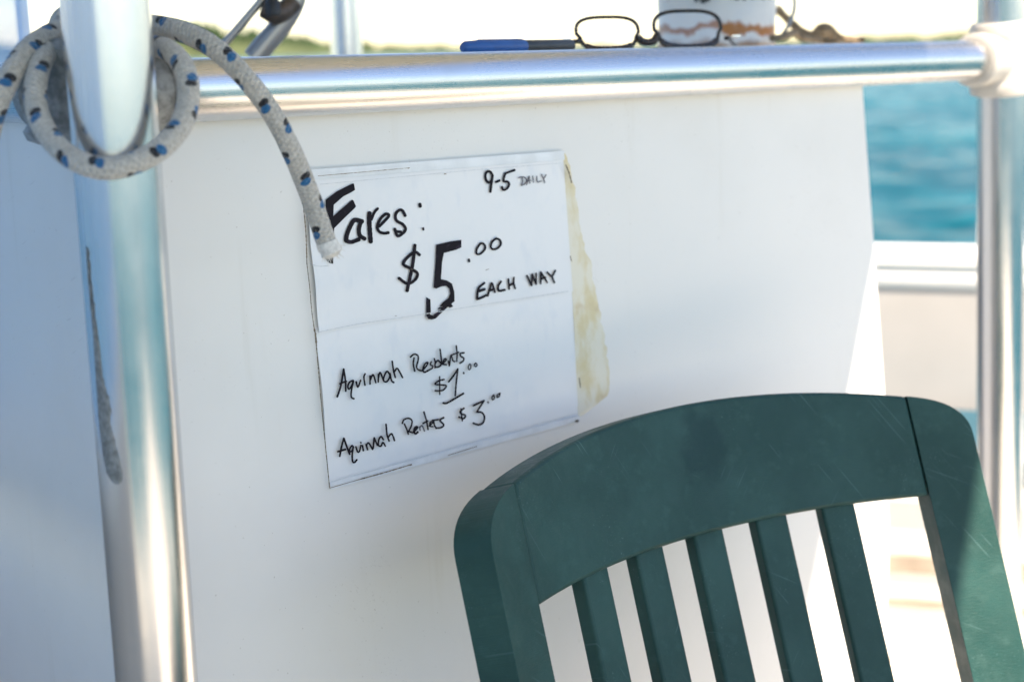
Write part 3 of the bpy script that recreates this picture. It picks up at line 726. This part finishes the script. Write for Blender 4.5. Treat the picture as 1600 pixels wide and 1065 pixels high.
# ------------------------------------------------------------------ green chair
def chair():
    ph, rho, d, xc, K = R(33.8), R(19.5), 1.093 * 1.18, 1115.6, 2.29 / 1.18
    G = 1.18
    uc = V((math.cos(ph), math.sin(ph), 0)); nc = V((math.sin(ph), -math.cos(ph), 0))
    vb = Z * math.cos(rho) - nc * math.sin(rho); nb = nc * math.cos(rho) + Z * math.sin(rho)
    O = at(xc, 850, d); Rr = 1 / K
    def pt(a_, b_, t2=0):                        # t2 > 0 behind the front face
        a_ *= G; b_ *= G; q = a_ / Rr
        c = O + uc * (Rr * math.sin(q)) + vb * b_ + nb * (Rr - Rr * math.cos(q))
        return c - (nb * math.cos(q) - uc * math.sin(q)) * t2
    base = O - Z * O.z + nc * .2
    ch = thing('patio_chair', base, 'dark green plastic slat-back chair standing before the console', 'chair')
    def solid(name, rows, th, par=ch, bev=.0036):
        """rows: list of rows of (a, b) on the front face -> slab of thickness th"""
        nj, ni = len(rows), len(rows[0]); v2 = []; at2 = []; f2 = []
        for t2 in (0, th):
            for rw in rows:
                for a_, b_ in rw: v2.append(pt(a_, b_, t2)); at2.append((a_, b_, t2))
        n0 = nj * ni
        for j in range(nj - 1):
            for i in range(ni - 1):
                c4 = (j * ni + i, j * ni + i + 1, (j + 1) * ni + i + 1, (j + 1) * ni + i)
                f2.append(c4); f2.append(tuple(reversed([n0 + x for x in c4])))
        for i in range(ni - 1):
            for j in (0, nj - 1): f2.append((j * ni + i, j * ni + i + 1, n0 + j * ni + i + 1, n0 + j * ni + i))
        for j in range(nj - 1):
            for i in (0, ni - 1): f2.append((j * ni + i, (j + 1) * ni + i, n0 + (j + 1) * ni + i, n0 + j * ni + i))
        return mesh(name, v2, f2, 'green', par, bevel=bev, seg=3, attr=at2)
    top = lambda a_: .1095 - .74 * a_ * a_
    bot = lambda a_: .0095 - .32 * a_ * a_
    AI = .2015
    def ai(b_): return AI + (.004 - .08 * b_ * .5 if b_ > 0 else .004) - .003     # joint line
    # crest
    rows = []
    for j in range(9):
        rw = []
        for i in range(41):
            e = -1 + 2 * i / 40; w = j / 8
            b_ = bot(AI * e) + (top(AI * e) - bot(AI * e)) * w
            rw.append((AI * e - .0004 * e, b_))
        rows.append(rw)
    solid('crest_rail', rows, .033)
    # stiles with rounded outer top corner
    AO = .2490
    for s in (-1, 1):
        bs = [-.43 + .46 * i / 14 for i in range(15)]
        tb = top(AI)
        pts = []
        outer = []
        rc = .032
        for i in range(11):
            q = 1 - .9 * i / 10                   # quadratic curve from the joint round to the outer edge
            c0_, c1_, c2_ = (1 - q) ** 2, 2 * q * (1 - q), q * q
            outer.append((AI * c0_ + AO * c1_ + AO * c2_, tb * c0_ + (tb - .0125) * c1_ + (tb - .041) * c2_))
        rowsb = [(AI + .0004, b_, AO, b_) for b_ in bs if b_ < .03]
        b_end = tb
        for i, (ao_, bo_) in enumerate(outer): rowsb.append((AI + .0004, bs[-1] + (tb - bs[-1]) * (i / 10), ao_, bo_))
        rows = []
        for (a0, b0, a1, b1) in rowsb:
            rows.append([(s * (a0 + (a1 - a0) * k / 5), b0 + (b1 - b0) * k / 5) for k in range(6)])
        solid('stile', rows, .033)
    # slats
    for k in range(5):
        ac = -.1218 + .0615 * k + .0005; rows = []
        for j in range(16):
            b_ = -.42 + j / 15 * (.42 + bot(ac) + .006); rows.append([(ac - .0146 + .0292 * i / 4, b_) for i in range(5)])
        v3 = rows
        def s2(rows=rows):
            return rows
        # set back a little from the crest's face
        nj, ni = len(rows), 5; v2 = []; a3 = []; f2 = []
        for t2 in (.006, .022):
            for rw in rows:
                for a_, b_ in rw: v2.append(pt(a_, b_, t2)); a3.append((a_, b_ - 1, t2))
        n0 = nj * ni
        for j in range(nj - 1):
            for i in range(ni - 1):
                c4 = (j * ni + i, j * ni + i + 1, (j + 1) * ni + i + 1, (j + 1) * ni + i); f2.append(c4); f2.append(tuple(reversed([n0 + x for x in c4])))
        for i in range(ni - 1):
            for j in (0, nj - 1): f2.append((j * ni + i, j * ni + i + 1, n0 + j * ni + i + 1, n0 + j * ni + i))
        for j in range(nj - 1):
            for i in (0, ni - 1): f2.append((j * ni + i, (j + 1) * ni + i, n0 + (j + 1) * ni + i, n0 + j * ni + i))
        mesh('back_slat', v2, f2, 'green', ch, bevel=.003, seg=3, attr=a3)
    # seat, frame and legs below the picture
    bot0 = pt(0, -.42); sz = .43
    c = V((bot0.x, bot0.y, 0))
    seatb = c - nc * .0 + nc * .01
    for k in range(7):
        o2 = seatb + nc * (.02 + .062 * k) + Z * (sz - .018 + .004 * k) - uc * .235
        box('seat_slat', o2, uc * .47, nc * .052, Z * .018, 'green', ch, bevel=.004)
    for s in (-1, 1):
        box('seat_rail', seatb + uc * (s * .245 - .014) + nc * -.02 + Z * (sz - .06), uc * .028, nc * .50, Z * .055, 'green', ch, bevel=.004)
        f0 = seatb + uc * s * .245 + nc * .45
        tube('leg', straight(f0 + Z * (sz - .03), f0 + uc * s * .012 + nc * .02 + Z * .002, 6), [.024 - .001 * i for i in range(7)], 'green', ch, seg=12)
        r0 = pt(s * .2245, -.42, .017)
        tube('leg', straight(r0, V((r0.x, r0.y, .002)) + uc * s * .012 - nc * .10, 6), [.024 - .001 * i for i in range(7)], 'green', ch, seg=12)
    return ch
chair()

# ------------------------------------------------------------------ things on the console top
TZ = TOPZ + .0005
def on_top(x, nb_, z=0):                         # point above the console top on the px column x, nb_ metres behind the rail axis
    q = hitp(x, 70, P0 - NN * nb_, NN); return V((q.x, q.y, TZ + z))
# marker
ma, mb = on_top(722, .055), on_top(893, .060); md_ = (mb - ma).normalized(); ML = (mb - ma).length; mr0 = .0068
mk = thing('marker_pen', ma.lerp(mb, .5), 'blue capped marker pen with dark barrel lying behind the handrail', 'marker')
ctr = ma + Z * mr0
capL = ML * .55
mcap = tube('cap', [ctr + md_ * h for h in (0, .0015, .004, .02, capL - .001, capL)], [.0035, .0048, .0060, mr0, mr0, mr0 - .0006], 'blue_cap', mk, seg=24)
box('clip', ctr + md_ * (capL * .25) + Z * (mr0 - .0016) - md_.cross(Z) * .002, md_ * (capL * .7), md_.cross(Z) * .004, Z * .0022, 'blue_cap', mcap, bevel=.0006)
tube('barrel', [ctr + md_ * h for h in (capL + .0002, capL + .002, ML - .003, ML)], [mr0 - .0008, mr0 - .0006, mr0 - .0006, mr0 - .0012], 'darkgrey', mk, seg=24)

# eyeglasses
def glasses():
    gl, gr = on_top(905, .11), on_top(1137, .045)
    x_ = (gr - gl); x_.z = 0; GW = x_.length; x_.normalize(); back = V((-x_.y, x_.x, 0)); up = (Z * .96 + back * .28).normalized()
    g = thing('eyeglasses', gl.lerp(gr, .5), 'dark tortoiseshell eyeglasses resting upright on the console top', 'glasses')
    gz = Z * .0015
    for s, x0, lw in ((0, 0., GW * .41), (1, GW * .505, GW * .485)):
        hgt = .0365 if s == 0 else .0420
        outl = []
        for i in range(48):
            q = 2 * PI * i / 48; e = 2 / 3.1
            cx_ = math.copysign(abs(math.cos(q)) ** e, math.cos(q)); cy_ = math.copysign(abs(math.sin(q)) ** e, math.sin(q))
            lean = .0025 * cy_ * (-1 if s == 0 else 1) * 0
            if cy_ < 0: cx_ *= .90
            outl.append((x0 + lw * .5 + cx_ * (lw * .5 - .001) + lean, hgt * .5 + cy_ * (hgt * .5 - .0012)))
        P = [gl + gz + x_ * a2 + up * b2 + back * (.006 * ((a2 - GW / 2) / (GW / 2)) ** 2) for a2, b2 in outl]
        # rim sweep (closed)
        n = len(P); v2 = []; f2 = []; cen = sum(P, V()) / n; fn = x_.cross(up).normalized()
        for i in range(n):
            T = (P[(i + 1) % n] - P[i - 1]).normalized(); out = T.cross(fn).normalized()
            thick = .0021 if P[i].z > cen.z - .012 else .0036
            for k in range(8):
                q = 2 * PI * k / 8; v2.append(P[i] + out * (thick * math.cos(q)) + fn * (.0028 * math.sin(q)))
        for i in range(n):
            for k in range(8):
                f2.append((i * 8 + k, i * 8 + (k + 1) % 8, ((i + 1) % n) * 8 + (k + 1) % 8, ((i + 1) % n) * 8 + k))
        rim = mesh('rim', v2, f2, 'tortoise', g)
        v2 = []; f2 = []
        for t2 in (-.0009, .0009):
            v2.append(cen + fn * (t2 + .0012))
            for rr_ in (.5, .985):
                for i in range(n): v2.append(cen + (P[i] - cen) * rr_ + fn * (t2 + .0012 * (1 - rr_ * rr_)))
        m2 = 1 + 2 * n
        for k, bb in enumerate((0, m2)):
            for i in range(n):
                j = (i + 1) % n; f2.append((bb, bb + 1 + i, bb + 1 + j)); f2.append((bb + 1 + i, bb + 1 + n + i, bb + 1 + n + j, bb + 1 + j))
        for i in range(n):
            j = (i + 1) % n; f2.append((1 + n + i, 1 + n + j, m2 + 1 + n + j, m2 + 1 + n + i))
        mesh('lens', v2, f2, 'lens', rim)
    mid = gl + gz + x_ * (GW * .48)
    tube('bridge', crom([mid + x_ * e + up * (.008 + h) for e, h in ((-GW * .085, .005), (-GW * .05, .000), (GW * .01, .000), (GW * .045, .006))], .002), .0042, 'tortoise', g, seg=10)
    for s in (0, 1):
        h0 = gl + gz + x_ * (0 if s == 0 else GW) + up * .010
        sg = -1 if s == 0 else 1
        tip = h0 + back * .115 + x_ * (sg * (.012 if s == 0 else .075)) - Z * .010
        tip.z = max(TZ + .003, tip.z)
        tm = tube('temple', crom([h0 - x_ * sg * .002, h0 + x_ * sg * .004 + back * .002, h0.lerp(tip, .45) - Z * .001, h0.lerp(tip, .8) - Z * .002, tip - Z * .003], .004), .0023, 'tortoise', g, seg=10)
        box('hinge_badge', h0 + x_ * (sg * .008) - back * .001 + Z * .0018, x_ * (sg * .008), back * .004, Z * .0016, 'silver', tm)
    return g
glasses()

# tin can with bail
cc = at(1119, 62, 1.80); cc = V((cc.x, cc.y, TZ)); r1 = .0765
can = thing('tin_can', cc, 'rust stained white painted tin can standing on the console behind the eyeglasses', 'can')
prof = [(r1 * .93, 0), (r1 * .965, .002), (r1 * .97, .006), (r1 * .955, .009), (r1, .15), (r1 * 1.02, .153), (r1 * 1.02, .157), (r1 * .985, .158), (r1 * .975, .15), (r1 * .93, .014), (.004, .012)]
lathe('body', prof, cc, Z, 'can', can, seg=56)
# remnant of dark lettering round the can, cut by the top of the picture
lv = []; lf = []
for (xa, xb, y0, y1) in ((1084, 1091, -22, 4), (1093, 1104, -1, 6), (1101, 1110, -22, 3), (1120, 1127, -22, -2), (1138, 1144, -22, -1), (1146, 1156, -6, 1), (1160, 1166, -22, 2), (1172, 1178, -22, 0), (1178, 1188, -12, -4), (1190, 1195, -22, 1), (1200, 1205, -22, 0)):
    b0 = len(lv)
    for x_, y_ in ((xa, y0), ((xa + xb) / 2, y0 - 1), (xb, y0), (xb - 1, y1 - 1), ((xa + xb) / 2, y1), (xa + 1, y1 - 2)):
        r = ray(x_, y_); o2 = V((EYE.x - cc.x, EYE.y - cc.y)); d2 = V((r.x, r.y)); rad = r1 * .995 + .0015
        A2 = d2.dot(d2); B2 = o2.dot(d2); D2 = B2 * B2 - A2 * (o2.dot(o2) - rad * rad)
        if D2 < 0: continue
        lv.append(EYE + r * ((-B2 - math.sqrt(D2)) / A2))
    if len(lv) - b0 >= 3: lf.append(tuple(range(b0, len(lv))))
mesh('lettering', lv, lf, 'black', can, smooth=False, recalc=False)['label'] = 'worn dark letters cut off at the top of the can'
tube('bail_handle', crom([at(1216, -30, 1.80), at(1238, -8, 1.79), at(1241, 15, 1.78), at(1232, 40, 1.77), at(1222, 55, 1.77)], .003), .0024, 'wire', can, seg=10)
# brown rope scraps
def drop(q, r_): q = V(q); q.z = max(q.z, TZ + r_); return q
bp_ = [at(1212, 12, 1.95), at(1228, 28, 1.95), at(1248, 46, 1.94), at(1268, 56, 1.93), at(1285, 50, 1.92), at(1296, 50, 1.92), at(1312, 60, 1.92), at(1335, 66, 1.92), at(1350, 69, 1.92)]
P = crom([drop(q, .006) for q in bp_], .003); n = len(P)
rs = [.0058 + .006 * math.exp(-((i / n - .58) / .09) ** 2) + .001 * noise.noise(V((i * .3, 0, 0))) for i in range(n)]
o = tube('frayed_rope', P, rs, 'brown_rope', None, cc + U * .1, seg=12)
tag(o, 'weathered brown rope end with a knot right of the tin can', 'rope')
o = tube('loose_cord', crom([drop(at(x_, y_, d_), .004) for x_, y_, d_ in ((1206, 60, 1.70), (1225, 58, 1.72), (1240, 52, 1.78), (1256, 60, 1.8), (1285, 64, 1.82), (1310, 66, 1.80))], .003), .0042, 'brown_rope', None, cc + U * .12, seg=10)
tag(o, 'thin brown cord lying loose beside the tin can', 'cord')

# bent steel canopy strut with clamp behind the rail, upper left
st = thing('canopy_strut', at(395, 95, 1.62), 'bent steel strut with dark clamp rising behind the handrail near the rope', 'strut')
path = [drop(at(396, 96, 1.62), .0), at(412, 72, 1.62), at(437, 42, 1.62), at(455, 14, 1.62), at(463, -14, 1.62), at(466, -80, 1.62), at(470, -400, 1.62), at(474, -1100, 1.6)]
tube('main_tube', crom(path, .01), .0125, 'steel', st, seg=24)
tube('brace', straight(at(336, 86, 1.60), at(436, -30, 1.60), 10), .0048, 'steel', st, seg=14)
cl = tube('clamp', crom([at(458, 4, 1.615), at(446, 16, 1.61), at(430, 22, 1.60), at(414, 14, 1.60)], .004), .0115, 'brown_metal', st, seg=16)
tube('clamp_bolt', straight(at(428, 26, 1.592), at(424, -6, 1.592), 4), [.008, .009, .009, .008, .007], 'black', cl, seg=14)

# cloudy vinyl curtain at the left; unseen length added for reflections and blue light
cq = at(52, 30, 1.9)
cw0, cw1 = V((cq.x + .02, -.5, 0)), V((cq.x, cq.y, 0))
v_ = []; f_ = []
nu, nz_ = 150, 24
for t2 in (0, .0012):
    for j in range(nz_ + 1):
        zz = .80 + (2.098 - .80) * j / nz_
        for i in range(nu + 1):
            a2 = i / nu; q = cw0.lerp(cw1, a2 + .012 * (zz - .86) * a2)
            y_ = .022 * math.sin(a2 * 75 + .8 * math.sin(zz * 4)) + .008 * math.sin(a2 * 170 + zz * 3) + t2
            v_.append(V((q.x + y_, q.y, zz + .004 * math.sin(a2 * 15))))
w = nu + 1; n0 = w * (nz_ + 1)
for j in range(nz_):
    for i in range(nu):
        c4 = (j * w + i, j * w + i + 1, (j + 1) * w + i + 1, (j + 1) * w + i); f_.append(c4); f_.append(tuple(reversed([n0 + x for x in c4])))
for j in range(nz_):
    for i in (0, nu): f_.append((j * w + i, (j + 1) * w + i, n0 + (j + 1) * w + i, n0 + j * w + i))
for i in range(nu):
    for j in (0, nz_): f_.append((j * w + i, j * w + i + 1, n0 + j * w + i + 1, n0 + j * w + i))
o = mesh('vinyl_curtain', v_, f_, M['vinyl'], None, V((cw0.x, cw0.y, .86)))
tag(o, 'cloudy blue-tinted vinyl curtain in folds at the left, its unseen length added for reflections', 'curtain')
